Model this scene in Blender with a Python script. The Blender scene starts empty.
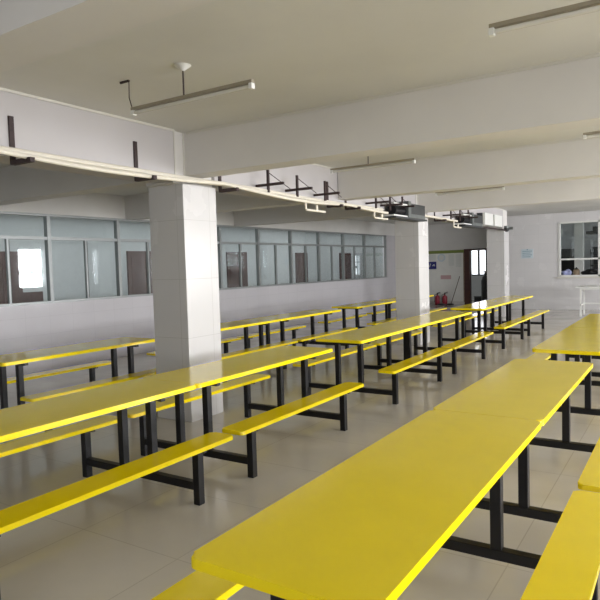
import bpy, bmesh, math, random
from mathutils import Vector, Matrix
random.seed(7)
SC = bpy.context.scene
COL = SC.collection

# ------------------------------------------------------------------ camera
cd = bpy.data.cameras.new('camera'); cam = bpy.data.objects.new('camera', cd); COL.objects.link(cam)
cd.sensor_width = 36; cd.sensor_fit = 'HORIZONTAL'; cd.lens = 608.7 / 600 * 36; cd.clip_start = .02; cd.clip_end = 200
YAW, PITCH, ROLL, CAM_H = 0.569, 0.0563, -0.029, 1.617
fw = Vector((-math.sin(YAW) * math.cos(PITCH), math.cos(YAW) * math.cos(PITCH), -math.sin(PITCH)))
rt = Vector((math.cos(YAW), math.sin(YAW), 0)); up = rt.cross(fw)
r2 = rt * math.cos(ROLL) + up * math.sin(ROLL); u2 = -rt * math.sin(ROLL) + up * math.cos(ROLL)
cam.matrix_world = Matrix.Translation((0, 0, CAM_H)) @ Matrix((r2, u2, -fw)).transposed().to_4x4()
SC.camera = cam

# ------------------------------------------------------------------ world, daylight, added fill lights, exposure
SC.view_settings.view_transform = 'Standard'; SC.view_settings.look = 'None'
SC.view_settings.gamma = 1; SC.view_settings.use_curve_mapping = False
SC.view_settings.exposure = 0.67
w = bpy.data.worlds.new('sky'); SC.world = w; w.use_nodes = True
w.node_tree.nodes['Background'].inputs[0].default_value = (.90, .95, 1, 1)
w.node_tree.nodes['Background'].inputs[1].default_value = 1.6

def daylight(name, loc, rot, sx, sy, power, color=(.97, .975, 1)):
    l = bpy.data.lights.new(name, 'AREA'); l.shape = 'RECTANGLE'; l.size = sx; l.size_y = sy; l.energy = power; l.color = color
    o = bpy.data.objects.new(name, l); COL.objects.link(o); o.location = loc; o.rotation_euler = rot
    return o
PI = math.pi
RX = 7.0      # right (window) wall
WINS = [(-3.6, -.7), (.2, 3.3), (3.9, 6.9), (7.5, 10.6), (11.1, 13.9), (16.15, 17.5), (20.2, 20.52)]      # openings in the window wall, y from - to
for (ya, yb), pw in zip(WINS, (25, 215, 290, 330, 370, 290, 70)):
    daylight('window_daylight', (RX + .45, (ya + yb) / 2, 1.85), (0, PI / 2, 0), 1.8, yb - ya + .1, pw)
daylight('rear_window_daylight', (-1.5, -5.4, 1.8), (PI / 2, 0, 0), 5.0, 1.6, 18)
daylight('corridor_fill_light', (-10.15, 11, 3.28), (0, 0, 0), 0.5, 29, 62, (1, .98, .96))  # added fill above a made-up ceiling slot, brightens the corridor behind the glass
daylight('kitchen_fill_light', (3.3, 23.5, 1.7), (0, PI / 2, 0), 1.4, 2.5, 60)  # added fill outside an unseen side opening, brightens the kitchen
daylight('back_room_daylight', (-7.1, 25.4, 1.55), (-PI / 2, 0, 0), .9, 1.0, 7)

# ------------------------------------------------------------------ materials
def srgb(r, g, b):
    f = lambda c: (c / 255 / 12.92) if c / 255 <= .04045 else ((c / 255 + .055) / 1.055) ** 2.4
    return (f(r), f(g), f(b), 1)
def mat(name, col, rough=.5, metal=0, spec=.5, noise=0, nscale=6, bump=0, bscale=200, rnoise=0, coat=0):
    m = bpy.data.materials.new(name); m.use_nodes = True; nt = m.node_tree; N = nt.nodes; L = nt.links
    b = N['Principled BSDF']; b.inputs['Base Color'].default_value = col; b.inputs['Roughness'].default_value = rough
    b.inputs['Metallic'].default_value = metal; b.inputs['Specular IOR Level'].default_value = spec
    b.inputs['Coat Weight'].default_value = coat; b.inputs['Coat Roughness'].default_value = .08
    g = N.new('ShaderNodeNewGeometry')
    if noise:
        t = N.new('ShaderNodeTexNoise'); t.inputs['Scale'].default_value = nscale; t.inputs['Detail'].default_value = 6
        L.new(g.outputs['Position'], t.inputs['Vector'])
        r = N.new('ShaderNodeMapRange'); r.inputs[3].default_value = 1 - noise; r.inputs[4].default_value = 1 + noise
        r.inputs[1].default_value = .3; r.inputs[2].default_value = .7
        L.new(t.outputs['Fac'], r.inputs[0])
        x = N.new('ShaderNodeVectorMath'); x.operation = 'SCALE'; x.inputs[0].default_value = col[:3]
        L.new(r.outputs[0], x.inputs['Scale']); L.new(x.outputs[0], b.inputs['Base Color'])
        if rnoise:
            r3 = N.new('ShaderNodeMapRange'); r3.inputs[1].default_value = .35; r3.inputs[2].default_value = .65
            r3.inputs[3].default_value = rough; r3.inputs[4].default_value = rough + rnoise
            L.new(t.outputs['Fac'], r3.inputs[0]); L.new(r3.outputs[0], b.inputs['Roughness'])
    if bump:
        t = N.new('ShaderNodeTexNoise'); t.inputs['Scale'].default_value = bscale; L.new(g.outputs['Position'], t.inputs['Vector'])
        bp = N.new('ShaderNodeBump'); bp.inputs['Strength'].default_value = bump; bp.inputs['Distance'].default_value = .002
        L.new(t.outputs['Fac'], bp.inputs['Height']); L.new(bp.outputs[0], b.inputs['Normal'])
    return m

def tile_mat(name, col, grout, uaxis, tw, th, rough, noise=.03, mortar=.003, offset=0, top=None, topcol=None, origin=(0, 0)):
    """tiles laid in the plane uaxis x Z (uaxis 'X','Y') or X x Y ('F'); above z = top plain plaster"""
    m = bpy.data.materials.new(name); m.use_nodes = True; nt = m.node_tree; N = nt.nodes; L = nt.links
    b = N['Principled BSDF']
    g = N.new('ShaderNodeNewGeometry'); s = N.new('ShaderNodeSeparateXYZ'); c = N.new('ShaderNodeCombineXYZ')
    L.new(g.outputs['Position'], s.inputs[0])
    if uaxis == 'XY':      # columns: choose axis by the face's own normal
        sn = N.new('ShaderNodeSeparateXYZ'); L.new(g.outputs['Normal'], sn.inputs[0])
        ab = N.new('ShaderNodeMath'); ab.operation = 'ABSOLUTE'; L.new(sn.outputs[0], ab.inputs[0])
        gt = N.new('ShaderNodeMath'); gt.operation = 'GREATER_THAN'; gt.inputs[1].default_value = .7; L.new(ab.outputs[0], gt.inputs[0])
        mx = N.new('ShaderNodeMix'); L.new(gt.outputs[0], mx.inputs['Factor']); L.new(s.outputs[0], mx.inputs[2]); L.new(s.outputs[1], mx.inputs[3])
        uo = mx.outputs[0]; vo = s.outputs[2]
    elif uaxis == 'F': uo, vo = s.outputs[0], s.outputs[1]
    else: uo, vo = s.outputs['XY'.index(uaxis)], s.outputs[2]
    for k, (src, off) in enumerate(((uo, origin[0]), (vo, origin[1]))):
        a = N.new('ShaderNodeMath'); a.operation = 'ADD'; a.inputs[1].default_value = off + 100 * (tw if k == 0 else th); L.new(src, a.inputs[0]); L.new(a.outputs[0], c.inputs[k])
    br = N.new('ShaderNodeTexBrick'); L.new(c.outputs[0], br.inputs['Vector'])
    br.offset = offset; br.squash = 1
    br.inputs['Scale'].default_value = 1; br.inputs['Mortar Size'].default_value = mortar; br.inputs['Mortar Smooth'].default_value = .3
    br.inputs['Brick Width'].default_value = tw; br.inputs['Row Height'].default_value = th; br.inputs['Bias'].default_value = 0
    k = 1 - noise; br.inputs['Color1'].default_value = col; br.inputs['Color2'].default_value = (col[0] * k, col[1] * k, col[2] * k, 1); br.inputs['Mortar'].default_value = grout
    t = N.new('ShaderNodeTexNoise'); t.inputs['Scale'].default_value = 1.7; t.inputs['Detail'].default_value = 7; L.new(g.outputs['Position'], t.inputs['Vector'])
    r = N.new('ShaderNodeMapRange'); r.inputs[1].default_value = .3; r.inputs[2].default_value = .7; r.inputs[3].default_value = 1 - noise; r.inputs[4].default_value = 1 + noise
    L.new(t.outputs['Fac'], r.inputs[0])
    x = N.new('ShaderNodeVectorMath'); x.operation = 'SCALE'; L.new(br.outputs['Color'], x.inputs[0]); L.new(r.outputs[0], x.inputs['Scale'])
    out = x.outputs[0]; b.inputs['Roughness'].default_value = rough
    bp = N.new('ShaderNodeBump'); bp.inputs['Strength'].default_value = .25; bp.inputs['Distance'].default_value = .002; bp.invert = True
    L.new(br.outputs['Fac'], bp.inputs['Height'])
    rr = N.new('ShaderNodeMapRange'); rr.inputs[3].default_value = rough; rr.inputs[4].default_value = rough + .1
    rr.inputs[1].default_value = .35; rr.inputs[2].default_value = .7
    L.new(t.outputs['Fac'], rr.inputs[0]); ro = rr.outputs[0]
    if top:
        gt = N.new('ShaderNodeMath'); gt.operation = 'GREATER_THAN'; gt.inputs[1].default_value = top; L.new(s.outputs[2], gt.inputs[0])
        mx = N.new('ShaderNodeMix'); mx.data_type = 'RGBA'; L.new(gt.outputs[0], mx.inputs['Factor']); L.new(out, mx.inputs[6]); mx.inputs[7].default_value = topcol
        out = mx.outputs[2]
        m2 = N.new('ShaderNodeMix'); L.new(gt.outputs[0], m2.inputs['Factor']); L.new(ro, m2.inputs[2]); m2.inputs[3].default_value = .8; ro = m2.outputs[0]
    elif uaxis != 'F':
        L.new(bp.outputs[0], b.inputs['Normal'])
    L.new(out, b.inputs['Base Color']); L.new(ro, b.inputs['Roughness'])
    return m

def glass_mat(name, tint=(.9, .96, .95, 1)):
    m = bpy.data.materials.new(name); m.use_nodes = True; nt = m.node_tree; N = nt.nodes; L = nt.links
    N.remove(N['Principled BSDF']); o = N['Material Output']
    tr = N.new('ShaderNodeBsdfTransparent'); tr.inputs[0].default_value = tint
    gl = N.new('ShaderNodeBsdfGlossy'); gl.inputs['Roughness'].default_value = .03; gl.inputs['Color'].default_value = (.95, 1, 1, 1)
    fr = N.new('ShaderNodeFresnel'); ge = N.new('ShaderNodeNewGeometry'); mr = N.new('ShaderNodeMapRange')
    mr.inputs[3].default_value = 1.5; mr.inputs[4].default_value = 1 / 1.5; L.new(ge.outputs['Backfacing'], mr.inputs[0]); L.new(mr.outputs[0], fr.inputs[0])
    mx = N.new('ShaderNodeMixShader'); L.new(fr.outputs[0], mx.inputs[0]); L.new(tr.outputs[0], mx.inputs[1]); L.new(gl.outputs[0], mx.inputs[2])
    L.new(mx.outputs[0], o.inputs[0])
    return m

WHITE = (.62, .62, .62, 1)
M = dict(
    yellow=mat('yellow_fibreglass', srgb(250, 224, 8), .12, noise=.02, nscale=5, rnoise=.03, spec=.45),
    black=mat('black_painted_steel', srgb(16, 15, 19), .42, spec=.35, noise=.2, nscale=30),
    rust=mat('dark_rusty_iron', srgb(58, 44, 44), .7, noise=.3, nscale=20),
    ceil=mat('ceiling_distemper', srgb(212, 211, 207), .9, noise=.05, nscale=1.1, bump=.3, bscale=60),
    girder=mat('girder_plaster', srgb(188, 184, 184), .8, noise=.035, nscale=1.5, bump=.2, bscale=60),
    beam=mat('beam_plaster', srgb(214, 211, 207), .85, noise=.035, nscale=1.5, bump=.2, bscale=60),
    edge=mat('pale_trim_paint', srgb(208, 205, 196), .8),
    wall=mat('wall_plaster', srgb(208, 206, 202), .8, noise=.04, nscale=2),
    floor=tile_mat('polished_floor_tiles', srgb(205, 199, 189), srgb(184, 177, 166), 'F', .8, .8, .10, .06, .004),
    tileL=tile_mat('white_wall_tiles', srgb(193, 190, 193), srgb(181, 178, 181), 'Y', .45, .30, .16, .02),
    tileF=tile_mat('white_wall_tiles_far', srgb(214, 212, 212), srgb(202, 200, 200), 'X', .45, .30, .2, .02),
    tileC=tile_mat('white_column_tiles', srgb(208, 206, 205), srgb(186, 184, 181), 'XY', .6, .62, .2, .02, origin=(.3, .35)),
    alu=mat('aluminium_frame', srgb(148, 151, 150), .4, metal=.5, noise=.05),
    glass=glass_mat('window_glass', (.86, .885, .885, 1)),
    wood=mat('brown_door_wood', srgb(70, 36, 28), .45, noise=.18, nscale=9),
    corr=mat('corridor_paint', srgb(196, 199, 200), .8, noise=.03),
    white=mat('white_paint', srgb(226, 226, 222), .45),
    pvc=mat('cream_pvc_pipe', srgb(222, 215, 200), .4, noise=.05, nscale=8),
    tube=mat('milky_lamp_tube', srgb(214, 212, 205), .25),
    batten=mat('lamp_batten', srgb(150, 142, 124), .5),
    steel=mat('dull_sheet_steel', srgb(120, 124, 122), .45, metal=.6, noise=.1),
    darkgrey=mat('dark_grey_metal', srgb(52, 54, 55), .5, noise=.1),
    blue=mat('blue_enamel', srgb(40, 44, 120), .4), palep=mat('pale_blue_paper', srgb(196, 208, 214), .6, noise=.04),
    paper=mat('white_paper', srgb(214, 216, 210), .7), green=mat('green_header', srgb(118, 132, 62), .6),
    board=mat('board_surface', srgb(226, 226, 220), .5, noise=.03), red=mat('red_enamel', srgb(150, 26, 50), .45, noise=.08),
    stick=mat('brown_stick', srgb(96, 84, 70), .6), bag=mat('black_plastic_bag', srgb(24, 24, 28), .35),
    bluebag=mat('blue_white_bag', srgb(150, 156, 196), .4, noise=.35, nscale=14), tan=mat('tan_pot', srgb(140, 122, 100), .5, noise=.1),
    graytile=mat('grey_text', srgb(120, 150, 165), .7), pink=mat('pinkish_paper', srgb(200, 166, 166), .7),
)

# ------------------------------------------------------------------ mesh helpers
def box(bm, x0, y0, z0, x1, y1, z1, bev=0, seg=2):
    v = [bm.verts.new(p) for p in ((x0, y0, z0), (x1, y0, z0), (x1, y1, z0), (x0, y1, z0), (x0, y0, z1), (x1, y0, z1), (x1, y1, z1), (x0, y1, z1))]
    fs = [bm.faces.new([v[i] for i in q]) for q in ((3, 2, 1, 0), (4, 5, 6, 7), (0, 1, 5, 4), (1, 2, 6, 5), (2, 3, 7, 6), (3, 0, 4, 7))]
    if bev:
        es = list({e for f in fs for e in f.edges}); bmesh.ops.bevel(bm, geom=es, offset=bev, segments=seg, profile=.5, affect='EDGES')
def cyl(bm, a, b, r, n=12, r2=None):
    a = Vector(a); b = Vector(b); d = b - a
    q = d.to_track_quat('Z', 'Y').to_matrix().to_4x4()
    bmesh.ops.create_cone(bm, cap_ends=True, segments=n, radius1=r, radius2=r if r2 is None else r2, depth=d.length, matrix=Matrix.Translation((a + b) / 2) @ q)
def bar(bm, a, b, w, h=None):
    """square bar between two points"""
    a = Vector(a); b = Vector(b); d = b - a; h = h or w
    q = d.to_track_quat('Z', 'Y').to_matrix().to_4x4()
    r = bmesh.ops.create_cube(bm, size=1, matrix=Matrix.Translation((a + b) / 2) @ q @ Matrix.Diagonal((w, h, d.length, 1)))
def sph(bm, c, r, sx=1, sy=1, sz=1, n=14):
    bmesh.ops.create_uvsphere(bm, u_segments=n, v_segments=n // 2 + 2, radius=r, matrix=Matrix.Translation(c) @ Matrix.Diagonal((sx, sy, sz, 1)))
def lathe(bm, prof, c=(0, 0, 0), n=20):
    rings = []
    for r, z in prof:
        rings.append([bm.verts.new((c[0] + r * math.cos(2 * PI * i / n), c[1] + r * math.sin(2 * PI * i / n), c[2] + z)) for i in range(n)])
    for a, b in zip(rings, rings[1:]):
        for i in range(n): bm.faces.new((a[i], a[(i + 1) % n], b[(i + 1) % n], b[i]))
    bm.faces.new(list(reversed(rings[0]))); bm.faces.new(rings[-1])
def sweep(bm, pts, r, n=10):
    P = [Vector(p) for p in pts]; rings = []
    for i, p in enumerate(P):
        d = (P[min(i + 1, len(P) - 1)] - P[max(i - 1, 0)]).normalized()
        s = d.cross(Vector((0, 0, 1)));  s = Vector((1, 0, 0)) if s.length < 1e-3 else s.normalized()
        t = s.cross(d)
        rings.append([bm.verts.new(p + (s * math.cos(2 * PI * k / n) + t * math.sin(2 * PI * k / n)) * r) for k in range(n)])
    for a, b in zip(rings, rings[1:]):
        for k in range(n): bm.faces.new((a[k], a[(k + 1) % n], b[(k + 1) % n], b[k]))
    bm.faces.new(rings[0]); bm.faces.new(list(reversed(rings[-1])))
def obj(name, bm, m, parent=None, smooth=False, loc=None):
    me = bpy.data.meshes.new(name); bmesh.ops.recalc_face_normals(bm, faces=bm.faces); bm.to_mesh(me); bm.free()
    me.materials.append(m if not isinstance(m, str) else M[m])
    if smooth:
        for p in me.polygons: p.use_smooth = True
        me.set_sharp_from_angle(angle=math.radians(35))
    o = bpy.data.objects.new(name, me); COL.objects.link(o)
    if parent: o.parent = parent
    if loc: o.location = loc
    return o
def B(*boxes, bev=0):
    bm = bmesh.new()
    for b in boxes: box(bm, *b, bev=bev)
    return bm
def struct(name, bm, m, parent=None):
    o = obj(name, bm, m, parent)
    if not parent: o['kind'] = 'structure'
    return o
def thing(name, label, cat, loc=(0, 0, 0), group=None, rz=0):
    o = bpy.data.objects.new(name, None); COL.objects.link(o); o.location = loc; o.rotation_euler = (0, 0, rz); o.empty_display_size = .1
    o['label'] = label; o['category'] = cat
    if group: o['group'] = group
    return o
def tag(o, label, cat, group=None):
    o['label'] = label; o['category'] = cat
    if group: o['group'] = group
    return o
def dup(root, loc, label, group=None):
    r = root.copy(); COL.objects.link(r); r.location = loc; r['label'] = label
    if group: r['group'] = group
    def rec(src, dst):
        for ch in list(src.children):
            c = ch.copy(); COL.objects.link(c); c.parent = dst; rec(ch, c)
    rec(root, r)
    return r

# ------------------------------------------------------------------ room shell
CZ = 3.03; FY = 20.6; BY = 22.3; LX = -9.0; NY = -5.0; KX = -5.3
CX0, CX1 = -4.9, -4.4
struct('floor', B((-11.2, NY - .2, -.12, RX + .2, 26, 0)), 'floor')
struct('ceiling', B((-9.9, NY - .2, CZ, RX + .2, 26, CZ + .15), (-11.2, NY - .2, CZ, -10.4, 26, CZ + .15)), 'ceil')  # gap over the corridor is invented, lets the added fill light in
# left partition wall: tiled dado, glazed screen, plaster above
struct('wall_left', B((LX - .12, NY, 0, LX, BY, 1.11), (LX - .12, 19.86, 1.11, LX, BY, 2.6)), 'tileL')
struct('wall_left_upper', B((LX - .12, NY, 2.6, LX, BY, CZ)), 'wall')
# far walls
struct('wall_far', B((KX, FY, 0, -3.43, FY + .15, CZ), (-3.43, FY, 0, 0.25, FY + .15, 1.03), (-3.43, FY, 2.73, .25, FY + .15, CZ),
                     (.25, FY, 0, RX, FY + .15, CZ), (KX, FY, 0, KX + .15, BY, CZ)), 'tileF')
struct('wall_far_left', B((LX - .12, BY, 0, -6.96, BY + .15, CZ), (-6.96, BY, 2.05, -6.0, BY + .15, CZ), (-6.0, BY, 0, KX + .15, BY + .15, CZ)), 'wall')
# right window wall and wall behind the camera
segs = []; yedge = [NY]
wins = WINS
wb = [(RX, NY, 0, RX + .2, FY, .95), (RX, NY, 2.75, RX + .2, FY, CZ)]
p = NY
for a, b in wins: wb.append((RX, p, .95, RX + .2, a, 2.75)); p = b
wb.append((RX, p, .95, RX + .2, FY, 2.75))
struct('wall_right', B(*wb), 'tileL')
for i, (a, b) in enumerate(wins):
    bm = bmesh.new(); x0, x1 = RX + .06, RX + .12
    for z in (.95, 1.65, 2.35, 2.7): box(bm, x0, a, z, x1, b, z + .05)
    nk = max(1, round((b - a) / .8))
    for k in range(nk + 1):
        y = a + (b - a - .05) * k / nk; box(bm, x0, y, .95, x1, y + .05, 2.75)
    struct('window_%d' % (i + 10), bm, 'alu')
struct('wall_near', B((LX - .12, NY - .15, 0, RX + .2, NY, 1.0), (LX - .12, NY - .15, 2.6, RX + .2, NY, CZ), (LX - .12, NY - .15, 1, -4, NY, 2.6), (1, NY - .15, 1, RX + .2, NY, 2.6)), 'wall')

# columns
for i, y in enumerate((-1.8, 4.70, 11.2, 17.7)):
    bm = B((CX0, y, 0, CX1, y + .52, 2.5), bev=.006)
    struct('column_%d' % (i + 1), bm, 'tileC')
    struct('column_head_%d' % (i + 1), B((CX0 + .06, y - .085, 2.5, CX1 - .05, y + .517, CZ)), 'beam')
# beams across the room, one on each column line and one between
for i, y in enumerate((-1.72, 1.49, 4.79, 8.02, 11.30)):
    struct('beam_%d' % (i + 1), B((CX1, y, 2.585, RX, y + .27, CZ), (LX, y, 2.585, CX0 + .15, y + .27, CZ)) if i % 2 else B((CX1 - .06, y, 2.59, RX, y + .27, CZ), (LX, y, 2.59, CX0 + .15, y + .27, CZ)), 'beam')
    struct('trim_%d' % (i + 1), B((CX1, y - .012, CZ - .02, RX, y, CZ)), 'edge')
for i, (a, b) in enumerate(((NY, -1.89), (-1.28, 4.61), (5.22, 11.11), (11.72, 17.61))):
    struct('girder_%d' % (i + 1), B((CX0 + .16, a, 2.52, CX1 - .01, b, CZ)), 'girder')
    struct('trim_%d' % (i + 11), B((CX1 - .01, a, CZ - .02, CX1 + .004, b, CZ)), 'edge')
struct('trim_20', B((-4.42, 4.598, 2.525, -4.40, 4.612, CZ), (-4.42, 11.098, 2.525, -4.40, 11.112, CZ), (-4.462, 4.775, 2.59, -4.44, 4.79, CZ), (-4.462, 11.285, 2.59, -4.44, 11.30, CZ)), 'edge')

# glazed partition (window band) on the left wall
Y0 = 6.37 - 1.477 * 8; P = 1.477
bm = bmesh.new(); xa, xb = LX - .09, LX - .02
ys = [Y0 + P * k for k in range(0, 40) if NY < Y0 + P * k < 19.6]
box(bm, xa, NY, 1.11, xb + .03, 19.86, 1.15); box(bm, xa, NY, 2.56, xb, 19.86, 2.60); box(bm, xa, NY, 2.17, xb, 19.86, 2.22)
for y in ys: box(bm, xa - .01, y - .03, 1.15, xb + .01, y + .03, 2.56)
for y in ys:
    ym = y + P / 2
    if ym < 19.8: box(bm, xa + .02, ym - .018, 1.15, xb, ym + .018, 2.17)
box(bm, xa, 19.82, 1.11, xb, 19.86, 2.6)
win = struct('window_1', bm, 'alu')
bm = bmesh.new()
for y in ys:
    for a, b in ((y + .03, y + P / 2 - .018), (y + P / 2 + .018, y + P - .03)):
        b = min(b, 19.82)
        if b > a:
            box(bm, xa + .03, a, 1.15, xa + .036, b, 2.17)
    box(bm, xa + .03, y + .03, 2.22, xa + .036, min(y + P - .03, 19.82), 2.56)
struct('glass_pane', bm, 'glass', win)
# black sash joints
bm = bmesh.new()
for y in ys:
    if y + P / 2 < 19.8: box(bm, xb - .004, y + P / 2 + .018, 1.16, xb + .002, y + P / 2 + .028, 2.16)
struct('sash_seal', bm, 'darkgrey', win)

# corridor beyond the partition
WX = -11.0
openings = [(21.15, 21.7, 1.2, 1.95)]
CL = CZ; cw = []; p = 0.0
for a, b, z0, z1 in openings:
    cw += [(WX - .15, p, 0, WX, a, CL), (WX - .15, a, 0, WX, b, z0), (WX - .15, a, z1, WX, b, CL)]; p = b
cw += [(WX - .15, p, 0, WX, 25, CL), (WX - .15, NY, 0, WX, 0, CL), (WX, 25.8, 0, LX, 26, CZ), (WX, NY - .15, 0, LX, NY, CZ)]
struct('wall_corridor', B(*cw), 'corr')
for i, (a, b, z0, z1) in enumerate(openings):
    struct('window_%d' % (i + 2), B((WX - .08, a, z1 - .27, WX - .04, b, z1 - .24), (WX - .08, a + (b - a) * .68, z0, WX - .04, a + (b - a) * .68 + .03, z1), (WX - .08, a, z0 + (z1 - z0) * .34, WX - .04, a + (b - a) * .66, z0 + (z1 - z0) * .46)), 'alu')
for i, (a, b, zt) in enumerate(((6.2, 7.10, 2.05), (9.78, 10.75, 2.07), (13.4, 14.3, 2.06), (16.97, 17.68, 2.05), (20.0, 20.85, 2.05))):
    bm = B((WX, a, 0, WX + .05, b, zt))
    for s in (0, 1):
        y0 = a + .1 + s * (b - a - .1) / 2; y1 = y0 + (b - a - .3) / 2
        for z0, z1 in ((.2, .9), (1.05, zt - .15)): box(bm, WX + .05, y0, z0, WX + .058, y1, z1)
    d = struct('door_%d' % (i + 2), bm, 'wood')
    bm = bmesh.new(); cyl(bm, (WX + .05, b - .08, 1.0), (WX + .11, b - .08, 1.0), .012); bar(bm, (WX + .1, b - .08, 1), (WX + .1, b - .2, 1), .02)
    struct('door_handle', bm, 'steel', d)
struct('trim_30', B((WX, 7.10, 0, WX + .03, 7.55, 1.25)), 'wood')

# doorway in the far left wall, with the bright room behind it
dr = struct('door_1', B((-7.0, BY - .04, 0, -6.80, BY + .19, 2.05), (-6.80, BY - .04, 1.99, -6.06, BY + .19, 2.05), (-6.06, BY - .04, 0, -5.98, BY + .19, 2.05)), 'wood')
struct('wall_back_room', B((-9.1, 25, 0, -7.55, 25.1, CZ), (-7.55, 25, 0, -6.6, 25.1, 1.0), (-7.55, 25, 2.1, -6.6, 25.1, CZ), (-6.6, 25, 0, KX + .3, 25.1, CZ),
                           (KX + .15, BY, 0, KX + .3, 25, CZ)), 'corr')
struct('window_6', B((-7.55, 25.02, 1.0, -6.6, 25.08, 1.05), (-7.55, 25.02, 2.05, -6.6, 25.08, 2.1), (-7.30, 25.02, 1, -7.22, 25.08, 2.1), (-6.98, 25.02, 1, -6.90, 25.08, 2.1)), 'darkgrey')

# kitchen hatch in the far right wall
x0, x1 = -3.43, -2.30
bm = bmesh.new()
for a in (x0, x1, -1.1, .2):
    box(bm, a - .03, FY - .02, 1.03, a + .03, FY + .1, 2.73)
for z in (1.03, 1.55, 2.69): box(bm, x0, FY - .02, z, .2, FY + .1, z + .05)
k = struct('window_7', bm, 'white')
struct('glass_pane', B((x0 + .03, FY + .03, 1.6, x1 - .03, FY + .036, 2.69), (x1 + .03, FY + .03, 1.6, -1.13, FY + .036, 2.69), (-1.07, FY + .03, 1.6, .17, FY + .036, 2.69)), 'glass', k)
struct('trim_31', B((x0 - .08, FY - .06, .98, .3, FY, 1.03)), 'edge')
struct('wall_kitchen', B((-5, 25.6, 0, 3, 25.75, CZ), (KX + .3, FY + .15, 0, KX + .45, 25.6, CZ), (2.9, FY + .15, 0, 3.05, 22.2, CZ), (2.9, 24.8, 0, 3.05, 25.6, CZ), (2.9, 22.2, 0, 3.05, 24.8, 1), (2.9, 22.2, 2.4, 3.05, 24.8, CZ)), 'corr')
struct('column_5', B((-3.32, 22.8, 0, -3.05, 23.1, CZ)), 'white')

# ------------------------------------------------------------------ canteen tables
UL = 2.088; TW = .311
def slab(w, l, t, r, bev):
    bm = bmesh.new(); n = 5; pts = []
    for cx, cy, a0 in ((w / 2 - r, l - r, 0), (-w / 2 + r, l - r, 90), (-w / 2 + r, r, 180), (w / 2 - r, r, 270)):
        for k in range(n + 1):
            a = math.radians(a0 + 90 * k / n); pts.append((cx + r * math.cos(a), cy + r * math.sin(a)))
    lo = [bm.verts.new((x, y, 0)) for x, y in pts]; hi = [bm.verts.new((x, y, t)) for x, y in pts]
    bm.faces.new(list(reversed(lo))); ft = bm.faces.new(hi); m = len(pts)
    for i in range(m): bm.faces.new((lo[i], lo[(i + 1) % m], hi[(i + 1) % m], hi[i]))
    bmesh.ops.bevel(bm, geom=list(ft.edges), offset=bev, segments=4, profile=.5, affect='EDGES')
    return bm
TOPM = slab(2 * TW, UL - .006, .034, .035, .012)
proto = thing('canteen_table', '', 'table')
obj('tabletop', TOPM, 'yellow', proto, False, (0, 0, .716))
for s in (-1, 1): obj('bench_seat', slab(.207, 2.0, .030, .03, .010), 'yellow', proto, False, (s * .5755, .045, .389))
T = .0275
for y in (.27, 1.75):
    bm = bmesh.new()
    box(bm, -.5605, y - .0275, .1, .5605, y + .0275, .155, .003, 1)                # low crossbar
    box(bm, -.28, y - .02, .684, .28, y + .02, .714)                             # rail under the tabletop
    for s in (-1, 1): box(bm, s * .575 - .085, y - .018, .369, s * .575 + .085, y + .018, .387)   # plate under each bench
    fr = obj('frame', bm, 'black', proto)
    for s in (-1, 1):
        obj('table_post', B((s * .152 - T, y - T, .155, s * .152 + T, y + T, .684), bev=.003), 'black', fr)
        obj('bench_leg', B((s * .5875 - T, y - T, 0, s * .5875 + T, y + T, .369), bev=.003), 'black', fr)
def add_table(x, y, label, group, first=[True]):
    if first[0]:
        first[0] = False; proto.location = (x, y, 0); proto['label'] = label; proto['group'] = group; return proto
    return dup(proto, (x, y, 0), label, group)
XA, XB, XC = -.966, -3.417, -5.951
S = (1.315, 3.402, 6.125, 8.215, 10.97, 13.06)
GA, GB, GC = 'tables in the right-hand row', 'tables in the middle row', 'tables in the row along the glazed partition'
add_table(XA, S[0], 'yellow canteen table with fixed benches, nearest, at bottom of the photo', GA)
add_table(XA, S[1], 'yellow canteen table with fixed benches, joined behind the nearest one', GA)
add_table(XA, S[2], 'yellow canteen table with fixed benches, across a gap, at the right edge', GA)
add_table(XA, S[3], 'yellow canteen table with fixed benches, cut by the right edge, further back', GA)
add_table(XB, S[0], 'yellow canteen table with fixed benches, at left edge before nearest column', GB)
add_table(XB, S[1], 'yellow canteen table with fixed benches, right of nearest column, middle row', GB)
t3 = add_table(XB, S[2], 'yellow canteen table with fixed benches, past the gap, before middle column', GB)
add_table(XB, S[3], 'yellow canteen table with fixed benches, running past the middle column', GB)
add_table(XB, S[4], 'yellow canteen table with fixed benches, first of the farthest pair', GB)
add_table(XB, S[5], 'yellow canteen table with fixed benches, last, facing the open floor', GB)
add_table(XC, S[1], 'yellow canteen table with fixed benches, near partition, left of nearest column', GC)
add_table(XC, S[2], 'yellow canteen table with fixed benches, near partition, just right of nearest column', GC)
add_table(XC, S[3], 'yellow canteen table with fixed benches, near partition, second right of nearest column', GC)
add_table(XC, S[4], 'yellow canteen table with fixed benches, near partition, just left of middle column', GC)
add_table(XC, S[5] + .22, 'yellow canteen table with fixed benches, only its end showing right of middle column', GC)
# loose iron rails sticking out under the start of one table
bm = bmesh.new(); box(bm, -.44, .05, .688, .25, .085, .712); box(bm, -.40, -.06, .692, -.37, .1, .712)
obj('protruding_rail', bm, 'black', t3)

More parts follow.
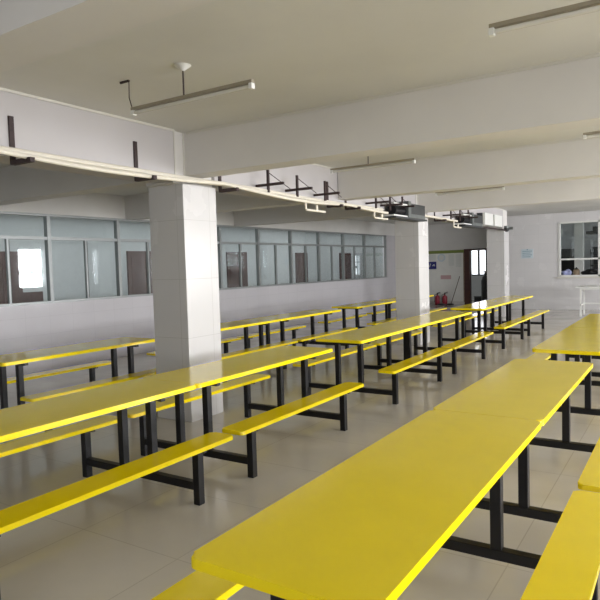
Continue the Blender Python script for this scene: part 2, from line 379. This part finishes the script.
# ------------------------------------------------------------------ pipes and brackets along the column line
def pipe(xs, zs, r, y0, y1, sag, ph):
    pts = []; n = 70
    for i in range(n + 1):
        y = y0 + (y1 - y0) * i / n
        lift = .035 * max(0, min(1, (7 - y) / 3)) if y1 < 10 else 0
        pts.append((xs + .02 * math.sin(y * 1.3 + ph), y, zs + lift - sag * abs(math.sin((y + ph) * 1.1))))
    bm = bmesh.new(); sweep(bm, pts, r); return bm
o = obj('water_pipe', pipe(-4.27, 2.505, .024, -3, 9.3, .006, 0), 'pvc', None, True); tag(o, 'cream plastic pipe carried on iron brackets, straight and higher of the two', 'pipe')
o = obj('water_pipe', pipe(-4.19, 2.492, .02, -3, 9.3, .05, .6), 'pvc', None, True); tag(o, 'thin cream pipe sagging between brackets beside the straight pipe', 'pipe')
o = obj('water_pipe', pipe(-4.24, 2.495, .022, 11.0, 13.1, .006, 0), 'pvc', None, True); tag(o, 'short cream pipe running behind the middle column top', 'pipe')
# plain L brackets
def bracket():
    t = thing('pipe_bracket', '', 'bracket')
    obj('hanger_bar', B((-.006, -.02, -.03, .01, .02, .34)), 'rust', t)
    obj('arm', B((.0, -.02, -.035, .25, .02, -.0)), 'rust', t)
    return t
lab = {2.83: 'rusty iron L bracket nearest the left edge, under pipes', 4.08: 'rusty iron L bracket on girder just left of nearest column',
       5.30: 'rusty iron L bracket just right of the nearest column top', 7.70: 'rusty iron L bracket under the second cross beam', 8.25: 'rusty iron L bracket between second cross beam and blower box',
       12.1: 'rusty iron L bracket just right of the middle column top'}
pb = None
for y, l in lab.items():
    if pb is None: pb = bracket(); pb.location = (-4.404, y, 2.489 if y < 5.5 else 2.475); pb['label'] = l; pb['group'] = 'L brackets under the pipes'
    else: dup(pb, (-4.404, y, 2.489 if y < 5.5 else 2.475), l, 'L brackets under the pipes')
# crossed hanger frames with stay wires
def crossframe():
    t = thing('hanger_frame', '', 'bracket')
    obj('hanger_bar', B((.165, -.015, -.03, .19, .015, .24)), 'rust', t)
    obj('arm', B((-.0, -.015, .045, .40, .015, .075)), 'rust', t)
    bm = bmesh.new(); bar(bm, (.19, 0, .20), (.15, .52, .06), .007); obj('stay_wire', bm, 'rust', t)
    return t
cf = None
for y, l in ((5.98, 'first iron cross hanger right of nearest column, with stay'), (6.62, 'middle iron cross hanger with stay wires near the first cross beam'), (7.33, 'third iron cross hanger, just before the second cross beam'),
             (8.95, 'first iron cross hanger left of dark blower box'), (9.50, 'iron cross hanger at the left edge of the dark blower box'), (10.02, 'iron cross hanger over the middle of the dark blower box'),
             (12.6, 'first small iron hanger left of far blower box'), (13.2, 'second small iron hanger above far blower box edge'), (13.8, 'third small iron hanger above far blower box')):
    if cf is None: cf = crossframe(); cf.location = (-4.404, y, 2.53); cf['label'] = l; cf['group'] = 'cross hangers on the girder'
    else: dup(cf, (-4.404, y, 2.53), l, 'cross hangers on the girder')
# white drop pipes with elbows
for y, l in ((6.80, 'white pipe elbow dropping below pipes before second cross beam'), (8.86, 'white looped pipe end left of the dark blower box'), (12.75, 'white looped pipe end left of the far blower box')):
    bm = bmesh.new(); sweep(bm, [(-4.22, y, 2.48), (-4.22, y, 2.36), (-4.22, y + .02, 2.345), (-4.22, y + .5, 2.345)], .016)
    cyl(bm, (-4.22, y + .28, 2.345), (-4.22, y + .28, 2.42), .02)
    tag(obj('pipe_elbow', bm, 'pvc', None, True), l, 'pipe', 'white pipe drops')
# blower boxes
def blower():
    t = thing('blower_unit', '', 'air blower')
    obj('casing', B((0, .35, -.10, .22, 1.15, .13), bev=.01), 'darkgrey', t)
    obj('band', B((-.01, .30, -.13, .24, .42, .16)), 'steel', t)
    obj('base_tray', B((-.01, -.30, -.16, .26, 1.15, -.13)), 'darkgrey', t)
    obj('duct_flange', B((0, -.28, .07, .22, .30, .10), (0, -.28, -.13, .22, .30, -.10)), 'white', t)
    obj('lower_panel', B((.0, .42, -.13, .235, 1.1, -.06)), 'steel', t)
    bm = bmesh.new(); cyl(bm, (.11, -.15, -.015), (.11, .3, -.015), .085, 20); obj('fan_housing', bm, 'black', t, True)
    return t
bl = blower(); bl.location = (-4.385, 9.8, 2.535); bl['label'] = 'dark metal blower box mounted on girder beside the middle column'; bl['group'] = 'blower boxes'
dup(bl, (-4.385, 13.55, 2.55), 'dark metal blower box further off, between middle and far columns', 'blower boxes')
for y, l in ((15.1, 'white square box on girder, left of the pair'), (16.0, 'white square box on girder, right of the pair by far column')):
    t = thing('switch_box', l, 'box', (-4.385, y, 2.64), 'pair of white boxes')
    obj('casing', B((0, 0, -.15, .18, .72, .15), bev=.012), 'white', t); obj('side_clip', B((0, -.06, -.14, .12, -.0, .14)), 'darkgrey', t)
o = obj('conduit', pipe(-4.3, 2.44, .018, 14.8, 17.5, .01, 0), 'rust', None, True); tag(o, 'thin dark red conduit below the white boxes', 'pipe')
t = thing('security_camera', 'small dark round camera at top of the far column', 'camera', (-4.30, 17.55, 2.5))
bm = bmesh.new(); sph(bm, (0, 0, -.03), .075); obj('dome', bm, 'darkgrey', t, True)
bm = bmesh.new(); cyl(bm, (0, 0, .0), (0, 0, .06), .07); obj('mount', bm, 'steel', t, True)
bm = bmesh.new(); cyl(bm, (.06, .0, -.01), (.17, 0, -.01), .04); obj('housing', bm, 'steel', t, True)

# ------------------------------------------------------------------ fluorescent lamps (switched off)
def lamp():
    t = thing('fluorescent_lamp', '', 'ceiling lamp')
    obj('batten', B((0, -.016, .0, 1.12, .016, .022), bev=.003), 'batten', t)
    bm = bmesh.new(); cyl(bm, (.03, 0, -.018), (1.09, 0, -.018), .013, 14); obj('lamp_tube', bm, 'tube', t, True)
    for x in (.0, 1.095):
        obj('end_cap', B((x, -.018, -.036, x + .025, .018, .0)), 'white', t)
    for x in (.52,):
        bm = bmesh.new(); cyl(bm, (x, 0, .0), (x, 0, .2), .006 if x > .1 else .003, 8); rod = obj('suspension_rod', bm, 'rust', t, True)
        bm = bmesh.new(); lathe(bm, [(.012, .19), (.02, .2), (.055, .222), (.06, .228)], (x, 0, 0)); obj('ceiling_rose', bm, 'white', rod, True) if x > .1 else bm.free()
    return t
lp = None
for x, y, l in ((-3.49, 3.22, 'unlit fluorescent tube hanging upper left, white ceiling rose'), (-.87, 3.24, 'unlit fluorescent tube at the top right corner'),
                (-3.80, 6.75, 'unlit tube behind the first big cross beam, centre'), (-.87, 6.55, 'unlit tube behind the first cross beam, cut by right edge'),
                (-3.57, 9.88, 'unlit thin tube under ceiling beyond the second cross beam')):
    if lp is None: lp = lamp(); lp.location = (x, y, 2.80); lp['label'] = l; lp['group'] = 'fluorescent lamps'
    else:
        q = dup(lp, (x, y, 2.80), l, 'fluorescent lamps')
        if y > 9: q.location.z = 2.755; q.scale.z = 1.2

bm = bmesh.new(); sweep(bm, [(-.10, 0, .228), (-.02, 0, .225), (-.025, 0, .1), (.005, 0, .01)], .004, 8); cyl(bm, (-.11, 0, .224), (-.02, 0, .224), .01, 8)
obj('wire_hook', bm, 'rust', lp)
# ------------------------------------------------------------------ things at the far end
t = thing('notice_board', 'large pale notice board with green header beside the far doorway', 'notice board', (0, BY, 0))
obj('board_panel', B((-8.75, -.03, .12, -7.0, 0, 1.92)), 'board', t); obj('header_strip', B((-8.75, -.035, 1.92, -6.99, 0, 2.03)), 'green', t)
obj('side_frame', B((-7.03, -.04, .1, -6.99, 0, 1.92)), 'tan', t)
bm = bmesh.new(); cyl(bm, (-7.86, -.045, 1.76), (-7.86, -.03, 1.76), .15, 28); d = obj('round_emblem', bm, 'palep', t)
bm = bmesh.new(); cyl(bm, (-7.86, -.05, 1.76), (-7.86, -.045, 1.76), .10, 28); obj('emblem_centre', bm, 'paper', d)
for a in ((-8.38, 1.66, -8.08, 1.88), (-7.58, 1.45, -7.38, 1.88), (-7.30, 1.40, -7.10, 1.88)): obj('paper_notice', B((a[0], -.036, a[1], a[2], -.03, a[3])), 'paper', t)
obj('paper_notice', B((-7.9, -.036, .95, -7.5, -.03, 1.1)), 'pink', t)['label'] = 'pinkish paper notice'
t = thing('blue_sign', 'small dark blue sign with white mark on the notice board', 'sign', (0, BY - .05, 0))
obj('plate', B((-8.42, -.0, 1.34, -8.06, .012, 1.62)), 'blue', t)
bm = bmesh.new(); bar(bm, (-8.20, -.003, 1.46), (-8.14, -.003, 1.52), .03); bar(bm, (-8.14, -.003, 1.52), (-8.12, -.003, 1.45), .02); bar(bm, (-8.32, -.003, 1.42), (-8.28, -.003, 1.55), .02)
obj('white_mark', bm, 'paper', t); obj('caption_strip', B((-8.42, 0, 1.30, -8.06, .012, 1.34)), 'paper', t)
def extinguisher(h=1):
    t = thing('fire_extinguisher', '', 'fire extinguisher')
    bm = bmesh.new(); lathe(bm, [(.085, 0), (.095, .02), (.095, .36), (.075, .42), (.03, .45), (.03, .48)]); obj('cylinder', bm, 'red', t, True)
    bm = bmesh.new(); cyl(bm, (0, 0, .48), (0, 0, .53), .028); bar(bm, (-.02, 0, .53), (.13, 0, .56), .025); bar(bm, (-.02, 0, .55), (.12, 0, .60), .02); obj('valve', bm, 'black', t)
    bm = bmesh.new(); sweep(bm, [(-.03, 0, .5), (-.11, 0, .47), (-.12, 0, .3), (-.11, 0, .12)], .013); obj('hose', bm, 'black', t, True)
    return t
e = extinguisher(); e.location = (-7.93, 21.95, 0); e['label'] = 'red fire extinguisher below the notice board, left one'; e['group'] = 'fire extinguishers'; e.scale = (.95, .95, .8)
dup(e, (-7.66, 22.0, 0), 'red fire extinguisher below the notice board, right one', 'fire extinguishers')
t = thing('mop', 'long-handled mop leaning on the far wall left of doorway', 'mop', (0, 0, 0))
bm = bmesh.new(); cyl(bm, (-7.34, 21.75, .05), (-7.16, 22.24, 1.05), .013); obj('handle', bm, 'stick', t, True)
bm = bmesh.new(); sph(bm, (-7.36, 21.7, .045), .1, 1.5, 1, .42); obj('mop_head', bm, 'bag', t, True)
bm = bmesh.new(); sph(bm, (-7.70, 21.72, .04), .1, 1.7, 1, .38); tag(obj('floor_cloth', bm, 'bag', None, True), 'dark rag lying on floor below the fire extinguishers', 'cloth')
t = thing('gas_cylinder', 'tall dark cylinder standing just inside the far doorway', 'cylinder', (-6.42, 22.95, 0))
bm = bmesh.new(); lathe(bm, [(.13, 0), (.15, .03), (.15, .85), (.10, 1.0), (.04, 1.05), (.04, 1.15)]); obj('body', bm, 'darkgrey', t, True)
bm = bmesh.new(); cyl(bm, (0, 0, 1.15), (0, 0, 1.22), .03); bar(bm, (-.08, 0, 1.2), (.08, 0, 1.2), .03); obj('valve', bm, 'tan', t)
t = thing('storage_crate', 'low dark crate on the floor inside the far doorway', 'crate', (-6.95, 23.3, 0))
obj('crate_body', B((0, 0, 0, .34, .3, .22), bev=.01), 'bag', t); obj('crate_lid', B((-.01, -.01, .22, .35, .31, .25)), 'darkgrey', t)
t = thing('wall_notice', 'pale blue notice sheet on the white far wall', 'notice', (-4.40, FY, 1.79))
obj('sheet', B((-.19, -.012, -.15, .18, 0, .15)), 'palep', t)
bm = bmesh.new()
for i in range(4): box(bm, -.15, -.015, .07 - i * .06, .15 - .05 * (i % 2), -.012, .09 - i * .06)
cyl(bm, (0, -.015, .13), (0, -.012, .13), .02)
obj('printed_lines', bm, 'graytile', t)
# white stand table by the far wall
t = thing('serving_table', 'white metal-legged table against far wall under kitchen hatch', 'table', (-2.52, 18.2, 0))
obj('tabletop', B((-.1, -.05, .78, 1.6, .75, .82), bev=.006), 'white', t)
fr = obj('frame', B((0, 0, .74, 1.5, .04, .78), (0, .66, .74, 1.5, .70, .78), (0, 0, .30, .035, .7, .335), (0, .66, .30, 1.5, .695, .335)), 'white', t)
for x in (0, 1.46):
    for y in (0, .66): obj('leg', B((x, y, 0, x + .04, y + .04, .74)), 'white', t)
# kitchen things seen through the hatch
def blob(bm, c, r, sx, sy, sz, seed, amp=.18):
    rnd = random.Random(seed); a = len(bm.verts); bmesh.ops.create_icosphere(bm, subdivisions=3, radius=r, matrix=Matrix.Translation(c) @ Matrix.Diagonal((sx, sy, sz, 1)))
    bm.verts.ensure_lookup_table()
    for v in bm.verts[a:]:
        d = v.co - Vector(c); k = 1 + amp * math.sin(d.x * 23 + seed) * math.cos(d.y * 19 + seed) + amp * .5 * math.sin(d.z * 41)
        v.co = Vector(c) + d * k
        v.co.z = max(v.co.z, c[2] - r * sz * .6)
struct('kitchen_ledge', B((-3.42, FY + .15, .95, .25, FY + .55, 1.03)), 'edge')
bm = bmesh.new(); blob(bm, (-3.28, 20.95, 1.12), .15, 1.1, .9, .95, 3); tag(obj('plastic_bag', bm, 'bluebag', None, True), 'blue and white plastic bag on hatch ledge, left corner', 'bag')
bm = bmesh.new(); blob(bm, (-2.56, 20.95, 1.115), .16, 1.8, .9, .9, 5); tag(obj('plastic_bag', bm, 'bag', None, True), 'black bag slumped on hatch ledge, right side', 'bag')
t = thing('cooking_pot', 'tan pot with dark lid on hatch ledge between the bags', 'pot', (-2.99, 20.93, 1.03))
bm = bmesh.new(); lathe(bm, [(.08, 0), (.10, .02), (.10, .18), (.07, .22)]); obj('pot_body', bm, 'tan', t, True)
bm = bmesh.new(); lathe(bm, [(.075, .22), (.05, .25), (.02, .26), (.02, .29)]); obj('lid', bm, 'bag', t, True)
t = thing('oven_cabinet', 'dark steel cabinet in the kitchen, left through the hatch', 'cabinet', (-4.2, 24.2, 0))
obj('body', B((0, 0, 0, .85, .7, 1.95), bev=.01), 'darkgrey', t); obj('door', B((.05, -.02, .2, .8, 0, 1.0), (.05, -.02, 1.08, .8, 0, 1.65)), 'black', t); obj('edge_post', B((.86, -.02, 0, .93, .05, 1.8)), 'darkgrey', t)
t = thing('steel_rack', 'tall dark kitchen rack seen through the hatch, right', 'rack', (-3.0, 24.2, 0))
for z in (.3, .8, 1.3, 1.75): obj('shelf', B((0, 0, z, 1.3, .6, z + .04)), 'darkgrey', t)
for x in (0, .6, 1.26):
    for y in (0, .56): obj('upright', B((x, y, 0, x + .04, y + .04, 1.9)), 'steel', t)
obj('back_panel', B((0, .6, .3, 1.3, .62, 2.0)), 'darkgrey', t)
t = thing('range_hood', 'dark hood under the kitchen ceiling through the hatch', 'hood', (-3.0, 23.15, 2.42))
bm = bmesh.new(); box(bm, 0, 0, 0, 1.3, .7, .1); box(bm, .2, .1, .1, 1.1, .7, .25); obj('canopy', bm, 'darkgrey', t); obj('duct', B((.5, .2, .25, .8, .5, .61)), 'steel', t)
